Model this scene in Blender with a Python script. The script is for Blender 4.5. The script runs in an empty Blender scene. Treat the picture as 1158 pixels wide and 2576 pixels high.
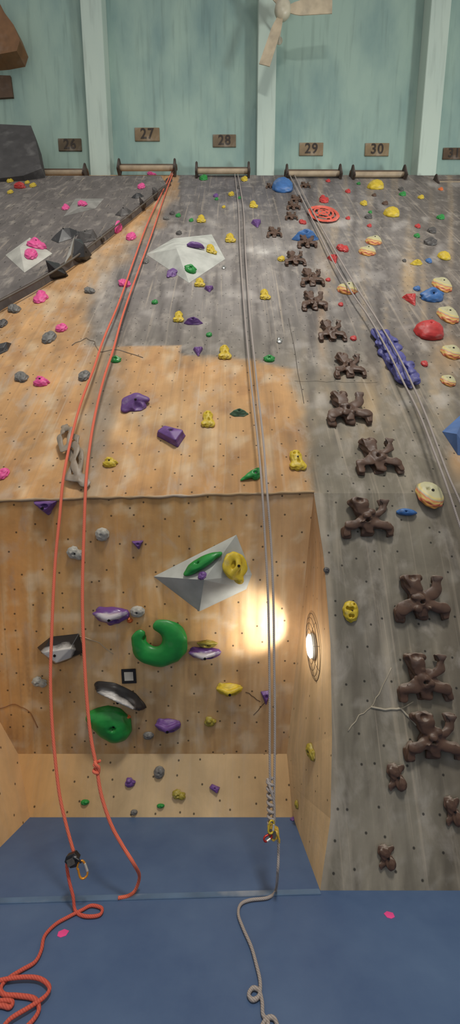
import bpy, bmesh, math, random
from mathutils import Vector, Matrix, noise
from mathutils.bvhtree import BVHTree
random.seed(7)
V=Vector
F=900.0; TH=math.radians(18.5); CAM=V((0,0,1.6))
FW=V((0,math.cos(TH),math.sin(TH))); UPV=V((0,-math.sin(TH),math.cos(TH))); RT=V((1,0,0))
def ray(px,py): return FW*F+RT*(px-579)+UPV*(1288-py)
def proj(p):
    d=p-CAM; z=d.dot(FW); return 579+F*d.dot(RT)/z, 1288-F*d.dot(UPV)/z
def on_plane(px,py,p0,n):
    d=ray(px,py); return CAM+d*((p0-CAM).dot(n)/d.dot(n))
def lin(c):
    return tuple(((x/255)/12.92 if x/255<=0.04045 else ((x/255+0.055)/1.055)**2.4) for x in c)
def sstep(a,b,x):
    t=max(0,min(1,(x-a)/(b-a))); return t*t*(3-2*t)
def mixc(a,b,t): return tuple(a[i]*(1-t)+b[i]*t for i in range(3))
def interp(tab,x):
    if x<=tab[0][0]: return tab[0][1]
    for (x0,y0),(x1,y1) in zip(tab,tab[1:]):
        if x<=x1: return y0+(y1-y0)*(x-x0)/(x1-x0)
    return tab[-1][1]
scene=bpy.context.scene
scene.view_settings.view_transform='Standard'
COL=scene.collection
def link(o): COL.objects.link(o); return o

# ---------------------------------------------------------------- materials
def newmat(name):
    m=bpy.data.materials.new(name); m.use_nodes=True
    nt=m.node_tree; b=nt.nodes['Principled BSDF']; return m,nt,b
def N(nt,t,**k):
    n=nt.nodes.new(t)
    for a,v in k.items(): setattr(n,a,v)
    return n
def wall_material(name,dots=5.0,streak=0.2,dotr=0.052,rough=0.85,chalk=.55,rub=.36):
    m,nt,b=newmat(name); L=nt.links.new
    at=N(nt,'ShaderNodeAttribute',attribute_name='paint')
    tc=N(nt,'ShaderNodeTexCoord')
    def streaks(sx,sy,sc,lo,hi,det=5):
        mp=N(nt,'ShaderNodeMapping'); mp.inputs['Scale'].default_value=(sx,sy,1); L(tc.outputs['UV'],mp.inputs[0])
        ns=N(nt,'ShaderNodeTexNoise'); ns.inputs['Scale'].default_value=sc; ns.inputs['Detail'].default_value=det; ns.inputs['Roughness'].default_value=0.62; ns.inputs['Distortion'].default_value=.4
        L(mp.outputs[0],ns.inputs['Vector'])
        r1=N(nt,'ShaderNodeMapRange'); r1.inputs[1].default_value=0.3; r1.inputs[2].default_value=0.7; r1.inputs[3].default_value=lo; r1.inputs[4].default_value=hi
        L(ns.outputs[0],r1.inputs[0]); return r1,ns
    r1,_=streaks(4,.35,1.3,1-streak,1+streak*.7)
    r2,n2=streaks(1,1,2.0,.82,1.14,9)
    mu=N(nt,'ShaderNodeMath',operation='MULTIPLY'); L(r1.outputs[0],mu.inputs[0]); L(r2.outputs[0],mu.inputs[1])
    r5,_=streaks(1,.8,.55,.86,1.12,3)
    mu2=N(nt,'ShaderNodeMath',operation='MULTIPLY'); L(mu.outputs[0],mu2.inputs[0]); L(r5.outputs[0],mu2.inputs[1])
    mx=N(nt,'ShaderNodeVectorMath',operation='SCALE'); L(at.outputs['Color'],mx.inputs[0]); L(mu2.outputs[0],mx.inputs['Scale'])
    r3,_=streaks(1.8,1,2.6,0,1,9); r3.inputs[1].default_value=.52; r3.inputs[2].default_value=.76; r3.inputs[4].default_value=chalk
    mc=N(nt,'ShaderNodeMix',data_type='RGBA'); L(r3.outputs[0],mc.inputs[0]); L(mx.outputs[0],mc.inputs[6]); mc.inputs[7].default_value=(0.48,0.43,0.37,1)
    r6,_=streaks(20,.22,1.0,0,1,3); r6.inputs[1].default_value=.58; r6.inputs[2].default_value=.8; r6.inputs[4].default_value=rub
    md=N(nt,'ShaderNodeMix',data_type='RGBA'); L(r6.outputs[0],md.inputs[0]); L(mc.outputs[2],md.inputs[6]); md.inputs[7].default_value=(0.12,0.1,0.08,1)
    r7,_=streaks(13,.3,1.3,0,1,3); r7.inputs[1].default_value=.58; r7.inputs[2].default_value=.78; r7.inputs[4].default_value=rub*1.2
    me_=N(nt,'ShaderNodeMix',data_type='RGBA'); L(r7.outputs[0],me_.inputs[0]); L(md.outputs[2],me_.inputs[6]); me_.inputs[7].default_value=(0.6,0.5,0.38,1)
    vo=N(nt,'ShaderNodeTexVoronoi',voronoi_dimensions='2D'); vo.inputs['Scale'].default_value=dots; vo.inputs['Randomness'].default_value=0.75
    L(tc.outputs['UV'],vo.inputs['Vector'])
    r4=N(nt,'ShaderNodeMapRange'); r4.inputs[1].default_value=dotr*0.6; r4.inputs[2].default_value=dotr*1.1; r4.inputs[3].default_value=0.2; r4.inputs[4].default_value=1
    L(vo.outputs['Distance'],r4.inputs[0])
    fx=N(nt,'ShaderNodeVectorMath',operation='SCALE'); L(me_.outputs[2],fx.inputs[0]); L(r4.outputs[0],fx.inputs['Scale'])
    L(fx.outputs[0],b.inputs['Base Color'])
    b.inputs['Roughness'].default_value=rough
    bp=N(nt,'ShaderNodeBump'); bp.inputs['Strength'].default_value=0.25; bp.inputs['Distance'].default_value=0.02
    L(n2.outputs[0],bp.inputs['Height']); L(bp.outputs[0],b.inputs['Normal'])
    return m
MCACHE={}
def plastic(rgb,rough=0.5,chalk=0.25,spec=0.5,metal=0.0,bump=0.1,dust=0):
    key=(rgb,rough,chalk,metal)
    if key in MCACHE: return MCACHE[key]
    m,nt,b=newmat('surface_%d_%d_%d'%rgb); L=nt.links.new
    c=lin(rgb)
    tc=N(nt,'ShaderNodeTexCoord')
    n=N(nt,'ShaderNodeTexNoise'); n.inputs['Scale'].default_value=4; n.inputs['Detail'].default_value=6; L(tc.outputs['Object'],n.inputs['Vector'])
    r=N(nt,'ShaderNodeValToRGB'); r.color_ramp.elements[0].position=0.35; r.color_ramp.elements[1].position=0.62
    r.color_ramp.elements[0].color=(c[0]*.72,c[1]*.72,c[2]*.72,1); r.color_ramp.elements[1].color=(*c,1)
    L(n.outputs[0],r.inputs[0])
    n2=N(nt,'ShaderNodeTexNoise'); n2.inputs['Scale'].default_value=2.6; n2.inputs['Detail'].default_value=7; L(tc.outputs['Object'],n2.inputs['Vector'])
    mr=N(nt,'ShaderNodeMapRange'); mr.inputs[1].default_value=0.55; mr.inputs[2].default_value=0.75; mr.inputs[4].default_value=chalk; L(n2.outputs[0],mr.inputs[0])
    mx=N(nt,'ShaderNodeMix',data_type='RGBA'); L(mr.outputs[0],mx.inputs[0]); L(r.outputs[0],mx.inputs[6]); mx.inputs[7].default_value=(0.6,0.58,0.55,1)
    out=mx.outputs[2]
    if dust:
        g=N(nt,'ShaderNodeNewGeometry'); sp=N(nt,'ShaderNodeSeparateXYZ'); L(g.outputs['Normal'],sp.inputs[0])
        ad=N(nt,'ShaderNodeMath',operation='MULTIPLY_ADD'); L(n.outputs[0],ad.inputs[0]); ad.inputs[1].default_value=.9; L(sp.outputs[2],ad.inputs[2])
        dr=N(nt,'ShaderNodeMapRange'); dr.inputs[1].default_value=.9; dr.inputs[2].default_value=1.4; dr.inputs[4].default_value=dust; L(ad.outputs[0],dr.inputs[0])
        m2=N(nt,'ShaderNodeMix',data_type='RGBA'); L(dr.outputs[0],m2.inputs[0]); L(out,m2.inputs[6]); m2.inputs[7].default_value=(.4,.34,.28,1); out=m2.outputs[2]
    L(out,b.inputs['Base Color']); b.inputs['Roughness'].default_value=rough; b.inputs['Metallic'].default_value=metal
    if bump:
        bp=N(nt,'ShaderNodeBump'); bp.inputs['Strength'].default_value=bump; n3=N(nt,'ShaderNodeTexNoise'); n3.inputs['Scale'].default_value=30 if not dust else 9
        L(tc.outputs['Object'],n3.inputs['Vector']); L(n3.outputs[0],bp.inputs['Height']); L(bp.outputs[0],b.inputs['Normal'])
    MCACHE[key]=m; return m
def duo(rgb,rgb2,lo=.45,hi=.62):
    key=(rgb,rgb2)
    if key in MCACHE: return MCACHE[key]
    m,nt,b=newmat('two_tone'); L=nt.links.new
    tc=N(nt,'ShaderNodeTexCoord'); sp=N(nt,'ShaderNodeSeparateXYZ'); L(tc.outputs['Object'],sp.inputs[0])
    n=N(nt,'ShaderNodeTexNoise'); n.inputs['Scale'].default_value=4; n.inputs['Detail'].default_value=4; L(tc.outputs['Object'],n.inputs['Vector'])
    a=N(nt,'ShaderNodeMath',operation='MULTIPLY_ADD'); L(n.outputs[0],a.inputs[0]); a.inputs[1].default_value=0.6; L(sp.outputs[2],a.inputs[2])
    r=N(nt,'ShaderNodeValToRGB'); r.color_ramp.elements[0].position=lo+.25; r.color_ramp.elements[1].position=hi+.3
    r.color_ramp.elements[0].color=(*lin(rgb),1); r.color_ramp.elements[1].color=(*lin(rgb2),1)
    L(a.outputs[0],r.inputs[0]); L(r.outputs[0],b.inputs['Base Color']); b.inputs['Roughness'].default_value=.28
    MCACHE[key]=m; return m
def striped():
    if 'stripe' in MCACHE: return MCACHE['stripe']
    m,nt,b=newmat('rainbow_layers'); L=nt.links.new
    tc=N(nt,'ShaderNodeTexCoord'); mp=N(nt,'ShaderNodeMapping'); mp.inputs['Location'].default_value=(-.1,-.16,0); L(tc.outputs['Object'],mp.inputs[0])
    n=N(nt,'ShaderNodeTexNoise'); n.inputs['Scale'].default_value=3; L(tc.outputs['Object'],n.inputs['Vector'])
    sp=N(nt,'ShaderNodeSeparateXYZ'); L(mp.outputs[0],sp.inputs[0]); cb=N(nt,'ShaderNodeCombineXYZ'); L(sp.outputs[0],cb.inputs[0]); L(sp.outputs[1],cb.inputs[1])
    ln=N(nt,'ShaderNodeVectorMath',operation='LENGTH'); L(cb.outputs[0],ln.inputs[0])
    ad=N(nt,'ShaderNodeMath',operation='MULTIPLY_ADD'); L(n.outputs[0],ad.inputs[0]); ad.inputs[1].default_value=.14; L(ln.outputs['Value'],ad.inputs[2])
    r=N(nt,'ShaderNodeValToRGB'); r.color_ramp.interpolation='LINEAR'
    e=r.color_ramp.elements
    stops=[(0,(176,172,136)),(.44,(184,178,140)),(.50,(206,186,112)),(.55,(160,162,136)),(.59,(198,116,74)),(.635,(206,180,100)),(.67,(184,78,66)),(.71,(200,140,66))]
    while len(e)<len(stops): e.new(0.9)
    for i,(p,c) in enumerate(stops): e[i].position=p; e[i].color=(*lin(c),1)
    L(ad.outputs[0],r.inputs[0]); L(r.outputs[0],b.inputs['Base Color']); b.inputs['Roughness'].default_value=.5
    MCACHE['stripe']=m; return m

# ---------------------------------------------------------------- wall shell
SURF=[]
def add_surface(me,desc,mw=None):
    vs=[(mw@v.co if mw else v.co.copy()) for v in me.vertices]
    SURF.append((BVHTree.FromPolygons(vs,[list(p.vertices) for p in me.polygons]),desc))
def grid(name,rows,uvs,colfn,mat,label,desc,cat='wall'):
    nr=len(rows); nc=len(rows[0])
    verts=[p for r in rows for p in r]
    faces=[(j*nc+i,j*nc+i+1,(j+1)*nc+i+1,(j+1)*nc+i) for j in range(nr-1) for i in range(nc-1)]
    me=bpy.data.meshes.new(name); me.from_pydata([tuple(v) for v in verts],[],faces)
    uvl=me.uv_layers.new(name='UVMap'); fl=[u for r in uvs for u in r]
    for lp in me.loops: uvl.data[lp.index].uv=fl[lp.vertex_index]
    ca=me.color_attributes.new('paint','FLOAT_COLOR','POINT')
    for i,v in enumerate(verts):
        px,py=proj(v) if (v-CAM).dot(FW)>.3 else (579,2576)
        ca.data[i].color=(*lin(colfn(px,py)),1)
    me.materials.append(mat)
    o=link(bpy.data.objects.new(name,me)); o['kind']='structure'; o['label']=label; o['category']=cat
    add_surface(me,desc)
    return o
def lerp(a,b,t): return a+(b-a)*t
YF=2.995; ZB=2.78; A=math.radians(17.6)
dS=V((0,math.sin(A),math.cos(A))); nS=V((0,-math.cos(A),math.sin(A))); P0=V((0,YF,ZB)); SL=11.3
TL=on_plane(-311,1268,P0,nS); TR=on_plane(790,1240,P0,nS)
sTL=(TL-P0).dot(dS); sTR=(TR-P0).dot(dS)
def s0(X):
    if X>=TR.x: return 0.0
    if X<=TL.x: return sTL
    return sTR+(sTL-sTR)*(TR.x-X)/(TR.x-TL.x)
def blob(px,py,cx,cy,rx,ry):
    d=((px-cx)/rx)**2+((py-cy)/ry)**2
    return math.exp(-d*1.2)
def fbm(x,y,z=0):
    return noise.noise(V((x,y,z)))+.5*noise.noise(V((x*2.1,y*2.1,z+7)))+.25*noise.noise(V((x*4.3,y*4.3,z+3)))
def wob(px,py,s=45,a=26): return a*fbm(px/s,py/s,3.1)
edge=[(798,1240),(815,1400),(832,1620),(836,1850),(832,2060),(806,2241)]
def grey_low(px,py):
    c=(126,119,104); c=mixc(c,(148,140,124),.7*blob(px,py,960,2100,160,160)); c=mixc(c,(112,106,97),.6*blob(px,py,930,1560,90,200))
    c=mixc(c,(110,99,84),.5*sstep(1050,1158,px))
    f=fbm(px/26,py/200,4); c=mixc(c,(92,85,74),.5*sstep(.05,.7,f)); c=mixc(c,(168,158,140),.5*sstep(.1,.8,-f)); c=mixc(c,(164,158,147),.5*sstep(.12,.7,fbm(px/55,py/55,14)))
    return c
XB=[(430,480),(500,442),(560,395),(620,335),(680,275),(760,228),(830,215),(868,225),(885,380),(905,640),(930,745),(1000,775),(1250,795)]
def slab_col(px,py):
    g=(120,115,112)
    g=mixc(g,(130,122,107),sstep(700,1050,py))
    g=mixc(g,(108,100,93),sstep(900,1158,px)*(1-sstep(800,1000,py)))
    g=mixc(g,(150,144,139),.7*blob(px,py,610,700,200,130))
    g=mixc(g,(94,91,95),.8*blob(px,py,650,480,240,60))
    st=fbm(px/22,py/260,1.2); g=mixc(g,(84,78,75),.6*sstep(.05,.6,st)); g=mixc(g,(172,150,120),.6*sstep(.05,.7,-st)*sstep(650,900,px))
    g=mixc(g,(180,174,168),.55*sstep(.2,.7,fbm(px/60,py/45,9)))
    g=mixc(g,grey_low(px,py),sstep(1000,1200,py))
    o=(194,151,103)
    o=mixc(o,(186,139,87),sstep(800,1250,py)*.6)
    o=mixc(o,(206,172,127),.7*blob(px,py,450,1080,180,90))
    o=mixc(o,(164,122,82),.55*sstep(.1,.6,fbm(px/70,py/50,5)))
    o=mixc(o,(212,190,160),.65*sstep(.12,.7,fbm(px/50,py/60,15)))
    o=mixc(o,(152,122,90),.45*sstep(.1,.7,fbm(px/14,py/200,25)))
    xb=interp(XB,py)
    k=1-sstep(-55,45,px-xb+wob(px,py,45,34))
    if px<450 and py>870: k=max(k,1-sstep(-40,40,px-740))
    if px>450: k=min(k,sstep(842,935,py+wob(px,py,45,38)+.9*wob(px,py/6,14,18)))
    if px>650 and py>860: k*=1-sstep(-30,22,px-interp(XB,py)+wob(px,py,40,12))
    c=mixc(g,o,k)
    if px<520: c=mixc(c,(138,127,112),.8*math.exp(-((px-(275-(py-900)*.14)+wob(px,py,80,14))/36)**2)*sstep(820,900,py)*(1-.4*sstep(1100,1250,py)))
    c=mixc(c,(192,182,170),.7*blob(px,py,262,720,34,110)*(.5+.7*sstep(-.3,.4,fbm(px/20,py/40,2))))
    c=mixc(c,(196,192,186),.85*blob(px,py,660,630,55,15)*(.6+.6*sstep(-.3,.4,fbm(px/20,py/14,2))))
    c=mixc(c,(200,165,115),.5*blob(px,py,1030,700,22,60))
    c=mixc(c,(200,165,115),.5*blob(px,py,930,1020,26,90))
    c=mixc(c,(196,160,116),.6*blob(px,py,1130,900,40,60))
    c=mixc(c,(196,150,100),.7*blob(px,py,1158,1150,30,60))
    c=mixc(c,(196,160,124),.6*blob(px,py,810,800,9,130))
    return c
M_wall=wall_material('climbing_wall_paint')
nx,ny=320,240
rows=[];uv=[]
for j in range(ny+1):
    r=[];u=[]
    for i in range(nx+1):
        X=-9+18*i/nx; s=lerp(s0(X),SL,(j/ny)); r.append(V((X,0,0))+V((0,P0.y,P0.z))+dS*s); u.append((X,s))
    rows.append(r);uv.append(u)
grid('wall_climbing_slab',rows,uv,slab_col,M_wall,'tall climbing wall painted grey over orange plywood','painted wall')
YK=on_plane(579,2056,V((0,0,0)),V((0,0,1))).y
KN=V((0,-1,0)); KP=V((0,YK,0))
BL=on_plane(45,1900,KP,KN); BR=on_plane(722,1893,KP,KN)
BL.z=BR.z=(BL.z+BR.z)/2
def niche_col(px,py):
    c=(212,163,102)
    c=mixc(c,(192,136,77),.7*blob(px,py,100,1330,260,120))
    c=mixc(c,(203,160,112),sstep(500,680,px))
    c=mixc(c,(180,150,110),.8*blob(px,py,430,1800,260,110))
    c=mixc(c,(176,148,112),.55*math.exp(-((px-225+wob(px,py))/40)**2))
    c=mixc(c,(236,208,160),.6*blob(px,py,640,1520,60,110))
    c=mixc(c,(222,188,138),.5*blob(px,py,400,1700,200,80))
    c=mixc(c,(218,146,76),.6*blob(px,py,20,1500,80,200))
    f=fbm(px/22,py/220,4); c=mixc(c,(150,112,74),.45*sstep(.1,.8,f)); c=mixc(c,(236,210,170),.5*sstep(.12,.8,-f))
    c=mixc(c,(230,206,172),.55*sstep(.15,.7,fbm(px/60,py/45,11)))
    return c
rows=[];uv=[]
for j in range(91):
    t=j/90; a=lerp(BL,TL,t); b=lerp(BR,TR,t)
    rows.append([lerp(a,b,i/120) for i in range(121)]); uv.append([(lerp(a,b,i/120).x,20+t*2.5) for i in range(121)])
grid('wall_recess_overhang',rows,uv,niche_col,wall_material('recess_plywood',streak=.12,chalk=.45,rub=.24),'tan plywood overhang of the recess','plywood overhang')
KB0=V((on_plane(75,2058,KP,KN).x,YK,0)); KB1=V((on_plane(738,2058,KP,KN).x,YK,0))
def kick_col(px,py):
    c=mixc((220,172,112),(214,184,140),sstep(80,350,px)); return mixc(c,(204,162,110),sstep(500,720,px)*.6)
rows=[];uv=[]
for j in range(13):
    t=j/12; a=lerp(KB0,BL,t); b=lerp(KB1,BR,t); rows.append([lerp(a,b,i/60) for i in range(61)]); uv.append([(lerp(a,b,i/60).x,40+t*.47) for i in range(61)])
grid('wall_recess_kickboard',rows,uv,kick_col,wall_material('kickboard_plywood',streak=.1,chalk=.25,rub=.15),'pale plywood kickboard at the back of the recess','plywood kickboard')
FP=V((0,YF,0)); FN=V((0,-1,0))
E=[on_plane(x,y,FP,FN) for x,y in edge]; E[-1].z=0; E[0].z=ZB; E[0].x=TR.x
B=[TR.copy(),lerp(TR,BR,.25),lerp(TR,BR,.6),BR.copy(),lerp(BR,KB1,.5),KB1.copy()]
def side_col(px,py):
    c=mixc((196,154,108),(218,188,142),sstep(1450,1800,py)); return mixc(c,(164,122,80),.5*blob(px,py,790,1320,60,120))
def densify(L,n):
    out=[]
    for a,b in zip(L,L[1:]):
        for i in range(n): out.append(lerp(a,b,i/n))
    return out+[L[-1]]
Ed=densify(E,8);Bd=densify(B,8)
rows=[[lerp(b,e,i/12) for i in range(13)] for e,b in zip(Ed,Bd)]
uv=[[(60+i/12,e.z) for i in range(13)] for e in Ed]
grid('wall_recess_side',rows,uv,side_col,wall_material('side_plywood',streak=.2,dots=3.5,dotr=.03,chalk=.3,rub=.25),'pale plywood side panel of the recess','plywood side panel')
def right_col(px,py):
    c=grey_low(px,py)
    return mixc(c,(168,156,138),.6*(1-sstep(8,22,px-interp([(y,x) for x,y in edge],py))))
ez=sorted([(e.z,e.x) for e in Ed])
rows=[];uv=[]
for j in range(91):
    z=ZB*j/90; x0=interp(ez,z); xs=[x0+(9-x0)*(i/150)**1.8 for i in range(151)]
    rows.append([V((x,YF,z)) for x in xs]); uv.append([(x,z-ZB) for x in xs])
grid('wall_climbing_lower',rows,uv,right_col,M_wall,'weathered grey lower section of the climbing wall','grey lower wall')
F0=V((-1.78,YF,0))
rows=[densify([KB0,F0],10),densify([BL,lerp(F0,TL,.35)],10),densify([TL+V((0,.001,0)),TL],10)]
R2=[]
for a,b in zip(rows,rows[1:]):
    for k in range(8): R2.append([lerp(p,q,k/8) for p,q in zip(a,b)])
R2.append(rows[-1])
grid('wall_recess_return',R2,[[(p.y,100+p.z) for p in r] for r in R2],lambda px,py:(212,172,122),wall_material('return_plywood',streak=.1,chalk=.2,rub=.15),'orange plywood return panel of the recess','plywood return')
rows=[[lerp(V((-9,YF,lerp(0,TL.z,t))),lerp(F0,TL,t),i/10) for i in range(11)] for t in (0,.25,.5,.75,1)]
grid('wall_climbing_outer',rows,[[(p.x,p.z) for p in r] for r in rows],lambda px,py:(200,155,105),M_wall,'orange plywood wall beside the recess','orange wall')
def floor_mat():
    m,nt,b=newmat('blue_mat_vinyl'); L=nt.links.new
    tc=N(nt,'ShaderNodeTexCoord'); n=N(nt,'ShaderNodeTexNoise'); n.inputs['Scale'].default_value=1.3; n.inputs['Detail'].default_value=9; n.inputs['Roughness'].default_value=.65; L(tc.outputs['Object'],n.inputs['Vector'])
    r=N(nt,'ShaderNodeValToRGB'); r.color_ramp.elements[0].position=.3; r.color_ramp.elements[1].position=.72
    r.color_ramp.elements[0].color=(*lin((64,88,126)),1); r.color_ramp.elements[1].color=(*lin((86,110,144)),1)
    L(n.outputs[0],r.inputs[0]); L(r.outputs[0],b.inputs['Base Color']); b.inputs['Roughness'].default_value=.6
    n2=N(nt,'ShaderNodeTexNoise'); n2.inputs['Scale'].default_value=120; L(tc.outputs['Object'],n2.inputs['Vector'])
    bp=N(nt,'ShaderNodeBump'); bp.inputs['Strength'].default_value=.12; L(n2.outputs[0],bp.inputs['Height']); L(bp.outputs[0],b.inputs['Normal'])
    return m
me=bpy.data.meshes.new('floor'); me.from_pydata([(-9,-5,0),(9,-5,0),(9,YK+.1,0),(-9,YK+.1,0)],[],[(0,1,2,3)]); me.materials.append(floor_mat())
o=link(bpy.data.objects.new('floor',me)); o['kind']='structure'; o['label']='blue vinyl crash mat flooring'; o['category']='floor'; add_surface(me,'blue floor mat')
Bt=math.radians(29); dW=V((0,-math.sin(Bt),math.cos(Bt))); nW=V((0,-math.cos(Bt),-math.sin(Bt))); PW=V((0,6.72,13.8))
def pale_mat(rgb,name,amt=.35):
    m,nt,b=newmat(name); L=nt.links.new; c=lin(rgb)
    tc=N(nt,'ShaderNodeTexCoord'); mp=N(nt,'ShaderNodeMapping'); mp.inputs['Scale'].default_value=(.9,.4,.4); L(tc.outputs['Object'],mp.inputs[0])
    n=N(nt,'ShaderNodeTexNoise'); n.inputs['Scale'].default_value=.9; n.inputs['Detail'].default_value=7; n.inputs['Roughness'].default_value=.55; L(mp.outputs[0],n.inputs['Vector'])
    r=N(nt,'ShaderNodeValToRGB'); r.color_ramp.elements[0].position=.33; r.color_ramp.elements[1].position=.58
    r.color_ramp.elements[0].color=(c[0]*(1-amt),c[1]*(1-amt*.8),c[2]*(1-amt*.6),1); r.color_ramp.elements[1].color=(*c,1)
    L(n.outputs[0],r.inputs[0])
    mp2=N(nt,'ShaderNodeMapping'); mp2.inputs['Scale'].default_value=(7,.6,.6); L(tc.outputs['Object'],mp2.inputs[0])
    n2=N(nt,'ShaderNodeTexNoise'); n2.inputs['Scale'].default_value=1.2; n2.inputs['Detail'].default_value=6; L(mp2.outputs[0],n2.inputs['Vector'])
    mr=N(nt,'ShaderNodeMapRange'); mr.inputs[1].default_value=.3; mr.inputs[2].default_value=.46; mr.inputs[3].default_value=.84; mr.inputs[4].default_value=1; L(n2.outputs[0],mr.inputs[0])
    s=N(nt,'ShaderNodeVectorMath',operation='SCALE'); L(r.outputs[0],s.inputs[0]); L(mr.outputs[0],s.inputs['Scale'])
    L(s.outputs[0],b.inputs['Base Color']); b.inputs['Roughness'].default_value=.7; return m
M_pale=pale_mat((148,171,159),'pale_green_paint',.38); M_col=pale_mat((180,194,182),'pale_column_paint',.12)
me=bpy.data.meshes.new('wall_upper'); q=[PW+V((x,0,0))+dW*t for x,t in ((-9,-.6),(9,-.6),(9,6.5),(-9,6.5))]
me.from_pydata([tuple(p) for p in q],[],[(0,1,2,3)]); me.materials.append(M_pale)
o=link(bpy.data.objects.new('wall_upper',me)); o['kind']='structure'; o['label']='pale green painted upper wall'; o['category']='wall'; add_surface(me,'pale green upper wall')
def boxmesh(name,c,ax,ay,az,sx,sy,sz,bevel=0.0,seg=2):
    bm=bmesh.new(); bmesh.ops.create_cube(bm,size=1)
    if bevel:
        for v in bm.verts: v.co=V((v.co.x*sx,v.co.y*sy,v.co.z*sz))
        bmesh.ops.bevel(bm,geom=bm.edges[:],offset=bevel,segments=seg,affect='EDGES')
        for v in bm.verts: v.co=c+ax*v.co.x+ay*v.co.y+az*v.co.z
    else:
        for v in bm.verts: v.co=c+ax*v.co.x*sx+ay*v.co.y*sy+az*v.co.z*sz
    me=bpy.data.meshes.new(name); bmesh.ops.recalc_face_normals(bm,faces=bm.faces); bm.to_mesh(me); bm.free(); return me
for k,(xa,xb,yy) in enumerate([(228,278,440),(646,690,450),(1049,1096,455),(-190,-140,440)]):
    D=.42; pf=PW+nW*D; a=on_plane(xa,yy,pf,nW).x; b=on_plane(xb,yy,pf,nW).x
    me=boxmesh('trim',PW+V(((a+b)/2,0,0))+nW*D/2+dW*2.9,RT,dW,nW,b-a,7.0,D,.01)
    me.materials.append(M_col); o=link(bpy.data.objects.new('trim_%d'%(k+1),me)); o['kind']='structure'; o['label']='pale painted concrete column on the upper wall'; o['category']='column'
    add_surface(me,'column')
def px_prism(name,pts,p0,n,thick,mat,label,cat,surf=None,kind=None):
    fr=[on_plane(x,y,p0+n*thick,n) for x,y in pts]; bk=[p-n*thick for p in fr]
    k=len(fr); vs=fr+bk; fs=[list(range(k)),list(range(2*k-1,k-1,-1))]+[[i,(i+1)%k,k+(i+1)%k,k+i] for i in range(k)]
    me=bpy.data.meshes.new(name); bm=bmesh.new(); bv=[bm.verts.new(v) for v in vs]
    for f in fs: bm.faces.new([bv[i] for i in f])
    bmesh.ops.recalc_face_normals(bm,faces=bm.faces); bmesh.ops.triangulate(bm,faces=[f for f in bm.faces if len(f.verts)>4])
    bm.to_mesh(me); bm.free(); me.materials.append(mat)
    o=link(bpy.data.objects.new(name,me)); o['label']=label; o['category']=cat
    if kind: o['kind']=kind
    if surf: add_surface(me,surf)
    return o
def flat_wall_mat(rgb,name):
    m=wall_material(name,streak=.2); nt=m.node_tree
    for n in list(nt.nodes):
        if n.type=='ATTRIBUTE':
            r=N(nt,'ShaderNodeRGB'); r.outputs[0].default_value=(*lin(rgb),1)
            for l in list(n.outputs['Color'].links): nt.links.new(r.outputs[0],l.to_socket)
        if n.type=='TEX_COORD':
            for l in list(n.outputs['UV'].links): nt.links.new(n.outputs['Object'],l.to_socket)
    return m
px_prism('wall_climbing_panel',[(-400,1000),(-400,442),(405,442),(418,462),(330,533),(196,637),(100,698),(0,752)],P0,nS,.13,flat_wall_mat((104,98,95),'grey_panel'),'dark grey raised climbing panel with slanted edge','wall','raised grey panel','structure')
def tube(name,pts,rad,mat,sub=6,ring=10,closed=False):
    n=len(pts); P=[]; R=[]
    rf=rad if callable(rad) else (lambda t:rad)
    segs=n if closed else n-1
    for i in range(segs):
        if closed: p0,p1,p2,p3=pts[(i-1)%n],pts[i],pts[(i+1)%n],pts[(i+2)%n]
        else: p0,p1,p2,p3=pts[max(i-1,0)],pts[i],pts[i+1],pts[min(i+2,n-1)]
        for k in range(sub):
            t=k/sub; P.append(0.5*((2*p1)+(p2-p0)*t+(2*p0-5*p1+4*p2-p3)*t*t+(3*p1-p0-3*p2+p3)*t**3)); R.append(rf((i+t)/segs))
    if not closed: P.append(pts[-1].copy()); R.append(rf(1))
    bm=bmesh.new(); rings=[]; m=len(P); nrm=None
    for i,p in enumerate(P):
        tg=((P[(i+1)%m]-P[(i-1)%m]) if closed else (P[min(i+1,m-1)]-P[max(i-1,0)])).normalized()
        if nrm is None: nrm=tg.orthogonal().normalized()
        nrm=(nrm-tg*nrm.dot(tg)).normalized(); bn=tg.cross(nrm)
        rings.append([bm.verts.new(p+(nrm*math.cos(2*math.pi*a/ring)+bn*math.sin(2*math.pi*a/ring))*R[i]) for a in range(ring)])
    for i in range(m if closed else m-1):
        r0,r1=rings[i],rings[(i+1)%m]
        for a in range(ring): bm.faces.new((r0[a],r0[(a+1)%ring],r1[(a+1)%ring],r1[a]))
    if not closed: bm.faces.new(rings[0][::-1]); bm.faces.new(rings[-1])
    for f in bm.faces: f.smooth=True
    bmesh.ops.recalc_face_normals(bm,faces=bm.faces)
    me=bpy.data.meshes.new(name); bm.to_mesh(me); bm.free()
    if mat: me.materials.append(mat)
    return me
def obj(name,me,label=None,cat=None,parent=None,group=None,kind=None):
    o=link(bpy.data.objects.new(name,me))
    if label: o['label']=label
    if cat: o['category']=cat
    if parent: o.parent=parent
    if group: o['group']=group
    if kind: o['kind']=kind
    return o
pe=P0+nS*.145
obj('trim_5',tube('trim',[on_plane(x,y,pe,nS) for x,y in ((-60,790),(0,757),(100,703),(196,642),(330,538),(416,468))],.014,plastic((96,88,78),.6)),'dark metal edge strip along the raised panel','trim',kind='structure')
M_edge=plastic((176,146,108),.9,.4,bump=.6)
random.seed(5)
obj('trim_6',tube('trim',[lerp(TL,TR,i/40)+V((0,-.005,-.004+.012*random.random())) for i in range(41)],lambda t:.013+.007*noise.noise(V((t*60,0,0))),M_edge,sub=3),'frayed plywood edge above the recess','trim',kind='structure')
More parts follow.
